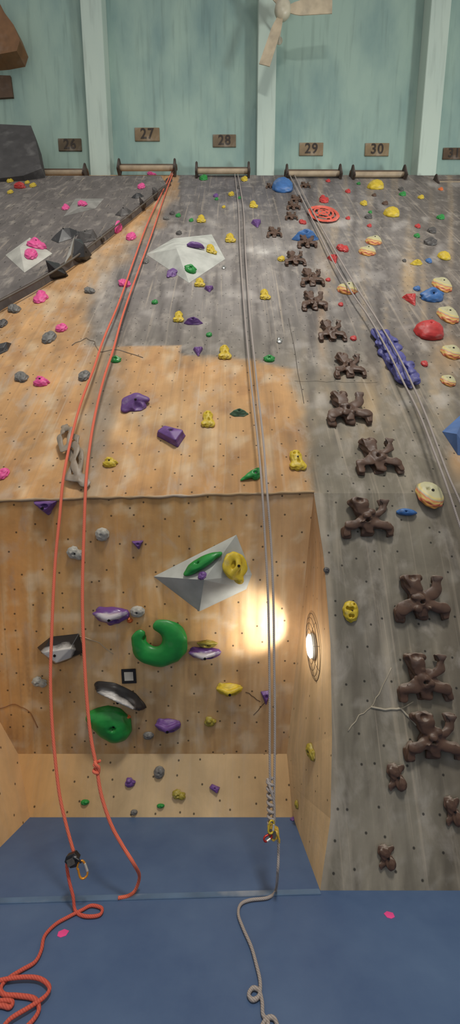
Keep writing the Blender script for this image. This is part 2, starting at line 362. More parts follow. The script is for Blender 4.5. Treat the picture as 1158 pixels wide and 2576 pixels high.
obj('trim_7',boxmesh('trim',V((0,6.62,P0.z+dS.z*SL-.03)),RT,V((0,1,0)),V((0,0,1)),18,.4,.06),'dark ledge on top of the climbing wall','trim',kind='structure').data.materials.append(plastic((60,52,46),.8))
pa=on_plane(-60,2268,V((0,0,.003)),V((0,0,1))); pb=on_plane(806,2243,V((0,0,.003)),V((0,0,1)))
dd=(pb-pa); 
obj('trim_8',boxmesh('trim',(pa+pb)/2,dd.normalized(),V((0,0,1)).cross(dd.normalized()),V((0,0,1)),dd.length,.05,.006,.002),'worn pale blue seam strip between mats','trim',kind='structure').data.materials.append(plastic((94,120,150),.7,.5))

# ---------------------------------------------------------------- casting onto the walls
def cast(px,py):
    d=ray(px,py); dn=d.normalized(); best=None
    for bv,ds in SURF:
        loc,n,i,dist=bv.ray_cast(CAM,dn,60)
        if loc is not None and (best is None or dist<best[2]): best=(loc,n if n.dot(dn)<0 else -n,dist,ds)
    return best
def frame(n):
    u=(V((0,0,1))-n*n.z)
    if u.length<.2: u=V((0,1,0))-n*n.y
    u.normalize(); x=u.cross(n).normalized(); return x,u

# ---------------------------------------------------------------- organic hold meshes
def organic(prims,vox=.04,sm=5,amp=.02,dents=(),seed=0,cut=True):
    bm=bmesh.new()
    def ell(c,r,rz=0):
        res=bmesh.ops.create_icosphere(bm,subdivisions=2,radius=1)
        M=Matrix.Translation(V(c))@Matrix.Rotation(rz,4,'Z')@Matrix.Diagonal((*r,1))
        bmesh.ops.transform(bm,matrix=M,verts=res['verts'])
    for p in prims:
        if p[0]=='e': ell(p[1],p[2],p[3] if len(p)>3 else 0)
        elif p[0]=='h':
            vs=[bm.verts.new(v) for v in p[1]]; r=bmesh.ops.convex_hull(bm,input=vs)
            dead=[g for g in r['geom_interior'] if isinstance(g,bmesh.types.BMVert)]
            if dead: bmesh.ops.delete(bm,geom=dead,context='VERTS')
        elif p[0]=='t':
            pts=[V(q) for q in p[1]]; rr=p[2]
            for i in range(len(pts)-1):
                L=(pts[i+1]-pts[i]).length; k=max(2,int(L/.05))
                for j in range(k+1):
                    t=j/k; r=rr[i]*(1-t)+rr[i+1]*t; ell(lerp(pts[i],pts[i+1],t),(r,r,r*(p[3] if len(p)>3 else 1.3)))
    me=bpy.data.meshes.new('tmp'); bm.to_mesh(me); bm.free()
    o=link(bpy.data.objects.new('tmp',me))
    m=o.modifiers.new('r','REMESH'); m.mode='VOXEL'; m.voxel_size=vox
    if sm: s=o.modifiers.new('s','SMOOTH'); s.iterations=sm; s.factor=.5
    dg=bpy.context.evaluated_depsgraph_get(); out=bpy.data.meshes.new_from_object(o.evaluated_get(dg))
    bpy.data.objects.remove(o)
    bm=bmesh.new(); bm.from_mesh(out); bm.normal_update()
    for v in bm.verts:
        v.co+=v.normal*amp*noise.noise(v.co*5+V((seed,0,0)))
        for c,r,dp in dents:
            d=math.hypot(v.co.x-c[0],v.co.y-c[1])
            if d<r and v.co.z>.1: v.co.z=max(.05,v.co.z-dp*(1-(d/r)**2))
    if cut:
        bmesh.ops.bisect_plane(bm,geom=bm.verts[:]+bm.edges[:]+bm.faces[:],plane_co=(0,0,0.0),plane_no=(0,0,1),clear_inner=True)
        bmesh.ops.holes_fill(bm,edges=[e for e in bm.edges if e.is_boundary])
    for f in bm.faces: f.smooth=True
    bm.to_mesh(out); bm.free(); return out
def mk_crystal(pts):
    bm=bmesh.new(); vs=[bm.verts.new(v) for v in pts]; bmesh.ops.convex_hull(bm,input=vs)
    lo=[v for v in bm.verts if not v.link_faces]; bmesh.ops.delete(bm,geom=lo,context='VERTS')
    bmesh.ops.bevel(bm,geom=bm.edges[:],offset=.012,segments=1,affect='EDGES')
    me=bpy.data.meshes.new('crystal'); bm.to_mesh(me); bm.free(); return me
rnd=random.Random(3)
arc=lambda a0,a1,n,r,z,cx=0,cy=0:[(cx+r*math.cos(math.radians(a0+(a1-a0)*i/n)),cy+r*math.sin(math.radians(a0+(a1-a0)*i/n)),z) for i in range(n+1)]
K={}
K['blob']=organic([('e',(0,0,.05),(.5,.48,.8)),('e',(.12,.1,.45),(.3,.28,.45))],amp=.05,dents=[((0,-.02),.12,.2)])
K['blob2']=organic([('e',(-.15,.06,.05),(.35,.42,.8)),('e',(.2,-.1,.05),(.3,.35,.7))],amp=.07,seed=4,dents=[((-.05,0),.12,.2)])
K['blob3']=organic([('e',(0,-.1,.0),(.46,.34,.7)),('e',(-.05,.2,.1),(.3,.3,.8)),('e',(.3,.05,.1),(.2,.2,.5))],amp=.06,seed=9)
K['jug']=organic([('e',(0,-.08,.0),(.5,.4,.65)),('t',[(-.4,.08,.3),(0,.2,.65),(.4,.08,.3)],[.14,.17,.14])],dents=[((0,-.1),.18,.25)])
K['wedge']=organic([('h',[(-.5,.4,-.1),(.5,.48,-.1),(.1,-.5,-.1),(-.28,.28,.75),(.4,.34,.7),(.1,-.1,.75)])],sm=2,dents=[((.1,.15),.14,.3)])
K['claw']=organic([('t',[(.4,.38,.3),(.25,.05,.4),(-.1,-.2,.3),(-.45,-.42,.1)],[.14,.26,.17,.06]),('e',(.25,.0,.1),(.25,.4,.5))],dents=[((.25,.0),.13,.3)])
K['cres']=organic([('t',[(-.34,-.26,.1),(-.26,.06,.35),(.0,.22,.45),(.34,.2,.3)],[.16,.24,.24,.14],1.5),('e',(-.02,-.02,.0),(.4,.3,.5))],amp=.01,dents=[((.1,-.18),.16,.35)])
K['pad']=organic([('h',[(-.5,.1,-.1),(-.25,.48,-.1),(.5,.12,-.1),(.28,-.48,-.1),(-.42,.1,.5),(-.22,.38,.5),(.42,.1,.6),(.22,-.4,.6),(0,0,.75)])],sm=3,amp=.01,dents=[((.02,.1),.1,.3)])
K['duck']=organic([('e',(.02,-.2,.1),(.44,.3,.6)),('e',(-.04,.2,.15),(.36,.3,.75)),('e',(.3,-.32,.1),(.2,.16,.5)),('e',(-.02,.02,.2),(.33,.3,.6)),('e',(-.28,-.3,.15),(.2,.17,.5))],amp=.05,sm=4,dents=[((-.14,.24),.09,.45),((.12,.22),.08,.4),((.06,-.14),.11,.4)])
K['slot']=organic([('e',(0,0,.0),(.46,.5,.8)),('e',(.1,.2,.2),(.3,.28,.6))],amp=.04,sm=3,dents=[((-.2,.14),.1,.6),((-.08,.1),.1,.6),((.05,.1),.1,.6),((-.1,-.2),.09,.5),((.05,-.22),.09,.5),((.2,.3),.07,.4)])
K['leaf']=organic([('h',[(-.5,0,-.05),(.5,0,-.05),(.25,.32,-.05),(-.25,.32,-.05),(.25,-.3,-.05),(-.25,-.3,-.05),(0,.05,.8),(-.25,0,.55),(.25,0,.55)])],sm=4,dents=[((0,0),.09,.4)])
def gargoyle(seed):
    q=random.Random(seed); j=lambda s=.02:q.uniform(-s,s)
    hx=-.3+j()
    pr=[('h',[(hx,.5,.1),(.0,.5+j(.01),.1),(hx+.01,.4,.1),(.01,.4,.1),(hx,.5,.72),(.0,.5,.68),(hx+.02,.4,.8),(.0,.4,.78),(-.19,.1,-.1),(.02,.1,-.1),(-.19,.1,.6),(.02,.1,.6)]),
     ('e',(hx+.01,.45,.4),(.05,.06,.28)),('e',(.01,.45,.4),(.05,.06,.26)),
     ('t',[(.06,.04,.35),(.2,.1,.45),(.3+j(),.2,.5),(.35,.36,.5)],[.13,.095,.085,.075],1.6),('h',[(.25,.5,.2),(.47,.48,.2),(.28,.36,.2),(.42,.33,.2),(.26,.49,.7),(.44,.46,.65),(.3,.35,.6),(.4,.33,.6)]),
     ('e',(-.02,-.02,.15),(.2,.23,.6)),('e',(-.03+j(),.02,.6),(.1,.1,.22)),
     ('t',[(-.06,-.06,.3),(-.24,-.13+j(),.4),(-.38,-.18,.4)],[.15,.115,.12],1.6),('h',[(-.5,-.22,.0),(-.34,-.08,.0),(-.5,-.48,.0),(-.34,-.48+j(),.0),(-.5,-.2,.5),(-.34,-.07,.6),(-.48,-.44,.35),(-.36,-.42,.35)]),
     ('t',[(.06,-.08,.3),(.25,-.15+j(),.4),(.38,-.18,.4)],[.15,.115,.12],1.6),('h',[(.5,-.2,.0),(.35,-.08,.0),(.5,-.42,.0),(.37,-.46+j(),.0),(.5,-.18,.5),(.35,-.07,.6),(.48,-.4,.35),(.38,-.42,.35)]),
     ('h',[(-.15,-.15,0),(.13,-.15,0),(-.13,-.42,0),(.11,-.42,0),(-.1,-.15,.55),(.08,-.15,.55),(-.08,-.36,.38),(.07,-.36,.38)])]
    for i in range(4): pr.append(('e',(q.uniform(-.14,.12),q.uniform(-.2,.3),.5),(q.uniform(.05,.08),q.uniform(.05,.07),q.uniform(.16,.26))))
    return organic(pr,vox=.024,sm=1,amp=.06,seed=seed,dents=[((-.02,-.06),.05,.3),((-.15,.45),.09,.22)])
GK=['gargoyle','gargoyle2','gargoyle3']
for i,g in enumerate(GK): K[g]=gargoyle(i*5+1)
K['stub']=organic([('e',(-.1,.2,.2),(.28,.28,.6)),('e',(.15,-.2,.2),(.28,.26,.6)),('t',[(.1,.2,.2),(.35,.38,.2)],[.14,.08]),('t',[(-.1,-.15,.2),(-.35,-.35,.2)],[.16,.1]),('e',(-.3,.25,.3),(.12,.14,.3))],amp=.09,sm=3)
K['ring']=organic([('t',arc(80,-206,16,.30,.25,-.01,.02),[.13,.16,.185,.205,.22,.225,.225,.22,.21,.205,.195,.185,.17,.155,.14,.125,.10],1.25)],vox=.03,amp=.02,sm=4,dents=[((-.2,.08),.05,.2)])
K['pear']=organic([('e',(-.04,.12,.0),(.44,.36,.7)),('e',(.14,-.14,.0),(.34,.34,.68)),('e',(.05,0,0),(.42,.4,.72)),('e',(-.36,.22,.1),(.15,.15,.45))],amp=.015,sm=14,dents=[((.12,.05),.07,.3)])
K['bean']=organic([('t',[(-.34,-.12,.15),(-.1,-.02,.3),(.15,.06,.35),(.4,.14,.2)],[.16,.27,.24,.12],1.3)],amp=.02,dents=[((-.08,-.02),.07,.3)])
K['boat']=organic([('h',[(-.5,.36,-.1),(-.42,.5,-.1),(-.1,.44,-.1),(.3,.1,-.1),(.5,-.35,-.1),(.4,-.5,-.1),(0,-.3,-.1),(-.35,.0,-.1),(-.35,.32,.6),(0,.15,.85),(.3,-.22,.6),(.38,-.38,.3)])],sm=6,amp=.01)
K['bowl']=organic([('t',arc(0,360,14,.3,.35),[.15]*15,1.4),('e',(0,0,0),(.35,.35,.4)),('e',(.36,-.28,.2),(.16,.14,.4)),('t',[(-.1,.3,.5),(.05,0,.7),(-.02,-.3,.5)],[.1,.1,.1])],amp=.03)
K['shell']=organic([('e',(0,.05,.0),(.5,.36,.6)),('h',[(-.5,.3,-.1),(-.4,.45,-.1),(-.1,-.5,-.1),(.2,-.4,-.1),(0,.1,.8),(.5,.3,-.1)]),('t',[(-.4,.2,.4),(0,.05,.65),(.42,.26,.4)],[.09,.16,.09])],sm=4,dents=[((.1,-.1),.14,.25)])
K['disc']=organic([('e',(0,0,0),(.5,.5,.75)),('e',(.1,.12,.2),(.3,.3,.6))],amp=.03,dents=[((-.1,.1),.07,.35)])
K['dome']=organic([('e',(0,0,0),(.5,.5,.9)),('e',(0,-.3,.1),(.42,.2,.5))],amp=.01,dents=[((.0,.0),.08,.3)])
pr=[]
for i in range(70):
    t=i/69; cx=-.12+.24*t+rnd.uniform(-.3,.3); cy=.46-.92*t+rnd.uniform(-.02,.02); r=rnd.uniform(.09,.15); pr.append(('e',(cx,cy,rnd.uniform(.1,.5)),(r*1.2,r*.36,r*1.8)))
pr.append(('t',[(-.1,.44,.1),(.0,.1,.2),(.0,-.1,.2),(.1,-.44,.1)],[.08,.14,.14,.08],2)); pr.append(('e',(0,0,0),(.34,.46,.4)))
K['cluster']=organic(pr,vox=.022,sm=1,amp=.03)
K['knotty']=organic([('t',[(-.46,.5,.2),(-.2,.38,.55),(-.16,.15,.45),(-.04,-.02,.2),(.12,-.2,.5),(.24,-.35,.4),(.48,-.46,.2)],[.03,.045,.045,.045,.05,.055,.035],2),
 ('t',[(-.4,.52,.2),(-.38,.24,.5),(-.22,.04,.4),(-.03,.12,.5),(.1,.02,.6),(.08,-.2,.4),(.05,-.38,.3),(.3,-.44,.4),(.46,-.5,.2)],[.03,.045,.045,.045,.045,.05,.045,.055,.035],2),('t',[(-.12,.3,.3),(-.02,.24,.4),(.06,.1,.3),(.2,-.1,.3),(.26,-.3,.4)],[.035,.04,.045,.04,.045],2)],vox=.02,sm=1,amp=.05)
K['wheel']=organic([('t',arc(0,360,20,.42,.2),[.06]*21,1.6),('t',arc(0,360,16,.29,.3),[.04]*17,1.4),('t',arc(0,360,12,.16,.36),[.035]*13,1.4)]+[('t',[(.4*math.cos(a),.4*math.sin(a),.2),(0,0,.42),(-.4*math.cos(a),-.4*math.sin(a),.2)],[.03,.04,.03]) for a in (.5,2.0)],vox=.02,sm=1)
K['rock']=mk_crystal([(-.5,.05,0),(-.2,.4,0),(.4,.5,0),(.5,-.1,0),(.1,-.4,0),(-.15,-.5,0),(-.25,.1,.7),(.35,.25,.8),(.05,-.2,.75),(.3,-.1,.6)])
K['spike']=mk_crystal([(-.5,-.2,0),(-.1,.4,0),(.5,.5,0),(.3,-.1,0),(-.1,-.5,0),(0,.0,.7),(.2,.2,.6),(-.25,-.2,.4)])
bm=bmesh.new(); bmesh.ops.create_cone(bm,cap_ends=True,segments=6,radius1=1,radius2=.9,depth=1); mb=bpy.data.meshes.new('bolt'); bm.to_mesh(mb); bm.free(); mb.materials.append(plastic((38,34,32),.5,0,metal=.6))
KBV={k:BVHTree.FromPolygons([v.co.copy() for v in m.vertices],[list(p.vertices) for p in m.polygons]) for k,m in K.items()}
CN={'pink':((232,84,152),'pink'),'yel':((208,180,46),'yellow'),'grn':((34,140,58),'green'),'pur':((108,70,136),'purple'),'gry':((112,110,106),'grey'),
 'lgry':((176,172,160),'pale grey'),'blk':((48,48,50),'black'),'dk':((78,74,72),'dark grey'),'red':((192,50,48),'red'),'blu':((58,108,170),'blue'),
 'org':((220,110,48),'orange'),'brn':((88,62,46),'dark brown'),'teal':((84,120,92),'grey-green'),'vio':((84,84,150),'violet blue'),'cor':((222,92,72),'coral red'),
 'pw':None,'bw':None,'str':None,'oliv':((160,144,52),'olive yellow'),'bone':((146,132,114),'grey-brown')}
KN_={'blob':'rounded','blob2':'lumpy','blob3':'knobbly','jug':'jug-shaped','wedge':'wedge-shaped','claw':'claw-shaped','cres':'curved saddle','pad':'square pad-shaped','duck':'lumpy pocketed','slot':'oval slotted','leaf':'leaf-shaped',
 'gargoyle':'four-limbed bone-like','gargoyle2':'four-limbed bone-like','gargoyle3':'four-limbed bone-like','stub':'stubby limbed','ring':'large open horseshoe','pear':'large pear-shaped','bean':'long bean-shaped','bowl':'hollow bowl-shaped','shell':'shell-shaped','disc':'round layered','dome':'smooth domed',
 'cluster':'long knobbly','knotty':'twisted branch-like','wheel':'spoked wheel-shaped','rock':'faceted rock-like','boat':'long boat-shaped','spike':'pointed faceted'}
MC={}
def hmesh(kind,col):
    if (kind,col) in MC: return MC[(kind,col)]
    m=K[kind].copy(); m.materials.clear()
    if col=='pw': mat=duo((104,66,130),(190,182,184))
    elif col=='bw': mat=duo((36,36,38),(200,196,190),.5,.75)
    elif col=='str': mat=striped()
    elif col=='brn': mat=plastic(CN[col][0],.5,.12,dust=.6,bump=.35)
    else: mat=plastic(CN[col][0],.38 if col in('blk','grn') else .5,{'blk':.3,'dk':.3,'grn':.12}.get(col,.3))
    m.materials.append(mat); MC[(kind,col)]=m; return m
def cname(col): return {'pw':'purple and white','bw':'black and white','str':'rainbow-striped cream'}.get(col) or CN[col][1]
def hold(px,py,w,h,col,kind='blob',rot=0,pf=.42,group=None,bolt=None,cap=None):
    c=cast(px,py)
    if c is None: return
    loc,n,dist,ds=c
    depth=(loc-CAM).dot(FW); W=w*depth/F; p=W*pf
    dn=ray(px,py).normalized(); x,u=frame(n)
    sa=abs(dn.dot(n)); ca=abs(dn.dot(u))
    if sa>.12:
        q=on_plane(px,py,loc+n*p*.4,n); base=q-n*p*.4
    else: base=loc
    hm=h*depth/F
    if rot: H=hm
    else: H=min(max((hm-p*ca*.55)/max(sa,.25),.5*W),(3.4 if kind in('cluster','knotty') else 1.7)*W)
    if kind in GK: H=min(max(H,.74*W),1.35*W)
    if cap: H=cap*W
    R=Matrix((x,u,n)).transposed().to_4x4()
    o=link(bpy.data.objects.new('climbing_hold',hmesh(kind,col)))
    o.matrix_world=Matrix.Translation(base+n*.003)@R@Matrix.Rotation(math.radians(rot),4,'Z')@Matrix.Diagonal((W,H,p,1))
    o['label']='%s %s climbing hold on the %s'%(cname(col),KN_[kind],ds); o['category']='climbing hold'
    o['group']=group or ('%s climbing holds'%cname(col))
    if (w>=38 or bolt) and kind not in('wheel','knotty','cluster','ring'):
        bx,by={'claw':(.25,0),'bean':(-.08,-.02),'pear':(.12,.05)}.get(kind,(-.02,-.06) if kind in GK else (0.02,.02))
        l,nn,i,d=KBV[kind].ray_cast(V((bx,by,3)),V((0,0,-1)))
        if l is not None:
            rb=min(.014,W*.06)
            b=link(bpy.data.objects.new('bolt',mb)); b.parent=o; b.matrix_basis=Matrix.Translation((bx,by,l.z))@Matrix.Diagonal((rb/W,rb/H,.012/p,1))
    return o
# ---------------------------------------------------------------- volumes
def volume(base,apex,height,rgb,label,mat=None):
    pts=[cast(x,y) for x,y in base]; n=pts[0][1]; p0=pts[0][0]
    bs=[on_plane(x,y,p0,n)+n*.002 for x,y in base]
    ap=[on_plane(x,y,p0+n*hh,n) for (x,y,hh) in apex]
    bm=bmesh.new(); vs=[bm.verts.new(v) for v in bs+ap]; bmesh.ops.convex_hull(bm,input=vs)
    bmesh.ops.delete(bm,geom=[v for v in bm.verts if not v.link_faces],context='VERTS')
    bmesh.ops.recalc_face_normals(bm,faces=bm.faces)
    me=bpy.data.meshes.new('vol'); bm.to_mesh(me); bm.free(); me.materials.append(mat or plastic(rgb,.65,.35))
    o=obj('climbing_volume',me,label,'climbing volume'); add_surface(me,'grey volume'); return o
volume([(368,640),(436,600),(533,590),(567,652),(476,712)],[(444,625,.22)],.4,(192,194,186),'large pale grey faceted climbing volume')
volume([(387,1450),(595,1345),(634,1445),(620,1482),(502,1538)],[(514,1459,.24)],.3,(180,182,174),'grey pyramid climbing volume carrying green and yellow holds')
volume([(14,642),(75,598),(132,638),(62,686)],[(50,622,.13)],.3,(192,190,180),'pale grey pyramid climbing volume with pink holds')
volume([(160,545),(190,500),(262,500),(240,525)],[(205,520,.08)],.3,(150,148,142),'grey wedge climbing volume with pink hold')
volume([(160,668),(188,590),(182,655)],[(178,640,.08)],.2,(170,168,160),'small pale grey wedge climbing volume')
volume([(1113,1086),(1175,1030),(1190,1150),(1152,1145)],[(1150,1092,.12)],.2,(70,104,160),'blue faceted climbing volume',plastic((80,112,165),.6))
# ---------------------------------------------------------------- the holds
random.seed(7)
H=hold
for a in [(382,438,24,14),(355,467,20,14),(207,510,24,20),(164,520,20,18),(299,573,24,24),(329,593,26,17),(90,611,46,22),(77,636,30,28),(313,710,32,20),(100,745,36,38),(153,823,30,20),(101,958,42,24),(6,1190,30,30)]: H(*a,'pink',random.choice(['blob','blob2','blob3']),group='pink climbing holds')
for a in [(25,453,16,12),(82,465,16,14),(25,482,14,10),(68,458,12,8)]: H(*a,'yel','blob')
H(48,466,30,10,'red','blob')
for a in [(160,585,62,32,'blk','spike'),(208,633,56,44,'blk','rock'),(155,688,82,46,'blk','spike'),(215,592,52,24,'dk','rock'),(310,530,42,18,'dk','spike'),(362,512,38,14,'dk','spike'),(345,490,30,12,'blk','spike'),(392,486,30,12,'dk','blob3'),(418,462,24,14,'brn','blob3'),(425,452,18,10,'blk','blob'),
 (225,729,28,16,'gry','blob2'),(122,846,34,30,'gry','blob'),(53,946,34,28,'gry','blob2'),(211,943,30,28,'gry','blob'),(35,774,32,22,'gry','blob2'),(4,812,24,26,'dk','blob'),(2,874,34,40,'blk','rock'),(258,600,18,9,'dk','blob'),(366,655,18,22,'gry','blob'),(433,535,14,8,'dk','blob'),(450,585,16,9,'dk','blob'),(418,548,16,8,'gry','blob2')]: H(*a)
for a in [(512,446,22,12,'grn'),(615,449,18,12,'yel'),(582,487,16,10,'yel'),(543,491,14,8,'pur'),(602,497,9,6,'grn'),(638,513,22,20,'yel','duck'),(507,549,24,16,'yel','duck'),(481,553,12,8,'grn'),(448,541,14,8,'grn'),
 (645,561,28,18,'pur','wedge'),(580,597,28,19,'yel','duck'),(493,615,46,15,'pur','bean'),(532,625,28,24,'yel','duck'),(480,675,30,20,'grn','jug'),(434,686,28,26,'pur','cres'),(503,709,28,20,'yel','duck'),(525,726,26,15,'pur','wedge'),(389,759,17,11,'grn'),(667,739,28,28,'yel','duck'),(708,650,20,12,'yel'),
 (450,795,28,32,'yel','duck'),(486,805,52,22,'pur','leaf'),(526,841,16,12,'grn'),(497,883,28,26,'pur','wedge'),(566,884,34,38,'yel','duck'),(291,903,27,17,'grn','jug'),(678,901,28,18,'grn','jug'),(341,1012,72,52,'pur','cres'),(428,1092,76,62,'pur','pad'),(524,1052,36,44,'yel','duck'),(602,1035,52,30,'teal','leaf'),
 (748,1155,44,54,'yel','duck'),(275,1162,40,28,'yel','blob3'),(630,1191,52,38,'grn','claw'),(545,500,10,6,'grn'),(563,520,10,6,'yel'),(600,470,12,7,'dk')]: H(*a)
for a in [(110,1279,66,40,'pur','wedge'),(256,1345,36,36,'lgry','blob'),(345,1372,32,26,'pur','wedge'),(189,1393,42,38,'lgry','blob2'),(508,1447,24,22,'pur','blob'),(278,1555,92,60,'pw','shell'),(345,1540,38,32,'lgry','blob'),(326,1561,16,16,'org','blob3'),
 (395,1620,150,132,'grn','ring'),(144,1642,118,78,'bw','rock'),(515,1650,84,42,'pw','shell'),(522,1621,50,28,'oliv','jug'),(98,1718,36,28,'lgry','blob2'),(318,1805,22,12,'org','blob'),(272,1832,116,92,'grn','pear'),(577,1741,68,46,'yel','shell'),(668,1758,26,42,'pur','wedge'),(422,1833,66,48,'pur','shell'),(528,1818,32,28,'oliv','blob3'),(373,1852,28,20,'gry','blob'),
 (326,1970,28,24,'pur','blob3'),(400,1944,28,30,'gry','blob'),(450,2001,34,26,'oliv','blob2'),(540,1985,28,22,'pur','pad'),(404,2028,20,11,'grn','blob'),(213,2019,22,13,'grn','blob'),(337,2044,18,13,'gry','blob')]: H(*a)
H(780,1892,40,36,'oliv','blob2',cap=1.0); H(746,2024,20,20,'oliv','blob',cap=1.0); H(737,2060,14,14,'pur','blob',cap=1.0)
H(507,1415,112,62,'grn','bean',rot=22,pf=.3)
H(592,1424,82,78,'yel','bowl',rot=-25,pf=.4)
H(297,1762,140,82,'bw','boat',pf=.35)
H(184,1138,122,145,'bone','knotty',pf=.3)
for i,a in enumerate([(680,467,22,16),(768,465,26,18),(745,500,30,20),(738,517,34,20),(733,543,32,22),(690,584,38,24),(772,607,48,28),(742,650,52,34),(785,698,58,40),(790,757,62,42),(834,832,68,48),(878,920,76,56),(876,1028,106,80),(950,1148,112,86),(925,1305,124,94),(1060,1508,130,104),(1068,1708,132,106),(1090,1858,138,102)]):
    H(*a,'brn',GK[i%3],pf=.32,group='dark brown bone-like holds climbing the wall')
for a in [(1000,1956,54,60),(1142,2042,48,60),(975,2158,50,52)]: H(*a,'brn','stub',group='dark brown bone-like holds climbing the wall')
for a in [(712,462,54,32,'blu','dome'),(770,588,72,20,'blu','leaf'),(826,454,12,7,'red'),(815,500,26,18,'red','blob3'),(876,480,14,9,'red'),(947,463,42,18,'yel','dome'),(903,461,10,7,'grn'),(762,557,18,13,'red','blob2'),(916,510,18,12,'yel'),(987,531,40,20,'yel','dome'),
 (928,544,20,9,'dk'),(932,533,10,6,'grn'),(930,567,12,7,'red'),(876,548,12,7,'red'),(863,622,28,19,'red','blob2'),(840,650,30,20,'red','wedge'),(1014,487,18,9,'grn'),(1110,545,20,10,'grn'),(1050,592,15,9,'grn'),(1085,606,32,15,'dk','jug'),(1060,495,16,8,'yel'),(1088,578,22,12,'dk'),(1052,568,14,9,'red'),
 (1010,475,14,8,'dk'),(1050,658,34,15,'yel','leaf'),(1080,655,15,11,'blu'),(1119,641,30,18,'yel','dome'),(1050,725,18,11,'blu'),(1090,740,56,28,'blu','jug'),(1036,752,36,28,'red','wedge'),(1083,825,72,44,'red','dome'),(890,850,17,13,'red'),(826,703,13,9,'red'),(858,765,13,10,'red'),(1069,914,17,15,'red'),
 (942,490,12,7,'brn'),(970,510,16,8,'brn'),(1110,475,12,7,'org'),(1018,655,10,7,'dk')]: H(*a)
for a in [(942,602,42,20),(926,628,44,22),(876,722,54,28),(1115,712,46,42),(1130,788,50,46),(1138,882,50,34),(1130,955,38,28),(1085,1240,68,66)]: H(*a,'str','disc',group='rainbow-striped climbing holds',pf=.35)
H(815,533,80,42,'cor','wheel',pf=.2)
H(992,890,72,176,'vio','cluster',pf=.45)
H(1025,1288,52,34,'blu','bean',rot=-15)
H(884,1538,44,52,'yel','slot')
H(822,1434,16,16,'dk','blob')
for a in [(703,856,16,16),(563,672,12,9)]:
    o=H(*a,'lgry','blob3',bolt=True)
    o.data=o.data.copy(); o.data.materials[0]=plastic((190,190,186),.3,0,metal=.9); o.name='bolt_hanger'; o['label']='silver metal bolt hanger on the climbing wall'; o['category']='bolt hanger'; o['group']='silver bolt hangers'
ti=[9]
def crack(pts,r,rgb,lab):
    P=[]
    for a,b in zip(pts,pts[1:]):
        for k in range(3): P.append((a[0]+(b[0]-a[0])*k/3+random.uniform(-2,2),a[1]+(b[1]-a[1])*k/3+random.uniform(-2,2)))
    P.append(pts[-1]); Q=[]
    for x,y in P:
        c=cast(x,y); Q.append(c[0]+c[1]*r*.2)
    obj('trim_%d'%ti[0],tube('trim',Q,r,plastic(rgb,.9,.3),sub=2,ring=6),lab,'trim',kind='structure'); ti[0]+=1
crack([(878,1840),(905,1800),(933,1780),(955,1745),(985,1680)],.004,(170,160,140),'raised pale crack line in the wall skin')
crack([(933,1780),(970,1785),(1010,1782),(1040,1818),(1060,1828)],.008,(186,176,156),'raised pale crack line in the wall skin')
crack([(1010,1782),(1040,1765)],.005,(170,160,140),'raised pale crack line in the wall skin')
crack([(725,800),(745,900),(765,1015)],.003,(70,62,54),'dark panel joint in the wall')
crack([(740,959),(800,960),(870,961),(950,962)],.002,(84,76,66),'dark panel joint in the wall')
crack([(180,868),(215,852),(238,860),(250,885),(300,880),(360,900)],.006,(120,106,90),'curved crack line in the wall skin')
crack([(200,1600),(250,1618),(285,1645)],.004,(200,180,150),'pale crack line in the recess skin')
crack([(620,1740),(640,1755),(655,1765)],.003,(90,66,44),'dark crack line in the recess skin')
crack([(640,1800),(655,1780),(675,1762)],.003,(90,66,44),'dark crack line in the recess skin')
crack([(0,1780),(40,1770),(75,1790),(95,1830)],.004,(150,100,56),'curved crack line in the recess skin')

# ---------------------------------------------------------------- number plates
M_num=plastic((52,42,35),.7,.2,bump=0)
for txt,px,py,w,rgb in [('26',177,366,58,(92,78,60)),('27',371,340,62,(126,106,80)),('28',565,356,58,(110,94,74)),('29',783,377,60,(134,114,88)),('30',948,378,60,(134,114,86)),('31',1141,388,54,(88,68,50))]:
    c=cast(px,py); loc,n=c[0],c[1]; x,u=frame(n); dep=(loc-CAM).dot(FW); W=w*dep/F; Hh=W*.46
    me=boxmesh('plate',V((0,0,0)),V((1,0,0)),V((0,1,0)),V((0,0,1)),W,Hh,.03,.006); me.materials.append(plastic(rgb,.8,.25))
    o=obj('number_plate',me,'brown plate reading %s above the rope anchors'%txt,'sign',group='numbered plates above the anchors')
    o.matrix_world=Matrix.Translation(loc+n*.018)@Matrix((x,u,n)).transposed().to_4x4()
    cu=bpy.data.curves.new('t','FONT'); cu.body=txt; cu.size=Hh*1.1; cu.align_x='CENTER'; cu.align_y='CENTER'; cu.extrude=.003; cu.offset=.006; cu.space_character=1.15
    to=link(bpy.data.objects.new('t',cu)); m2=bpy.data.meshes.new_from_object(to.evaluated_get(bpy.context.evaluated_depsgraph_get())); bpy.data.objects.remove(to)
    m2.materials.append(M_num); k=obj('numerals',m2,parent=o); k.matrix_basis=Matrix.Translation((0,0,.019))
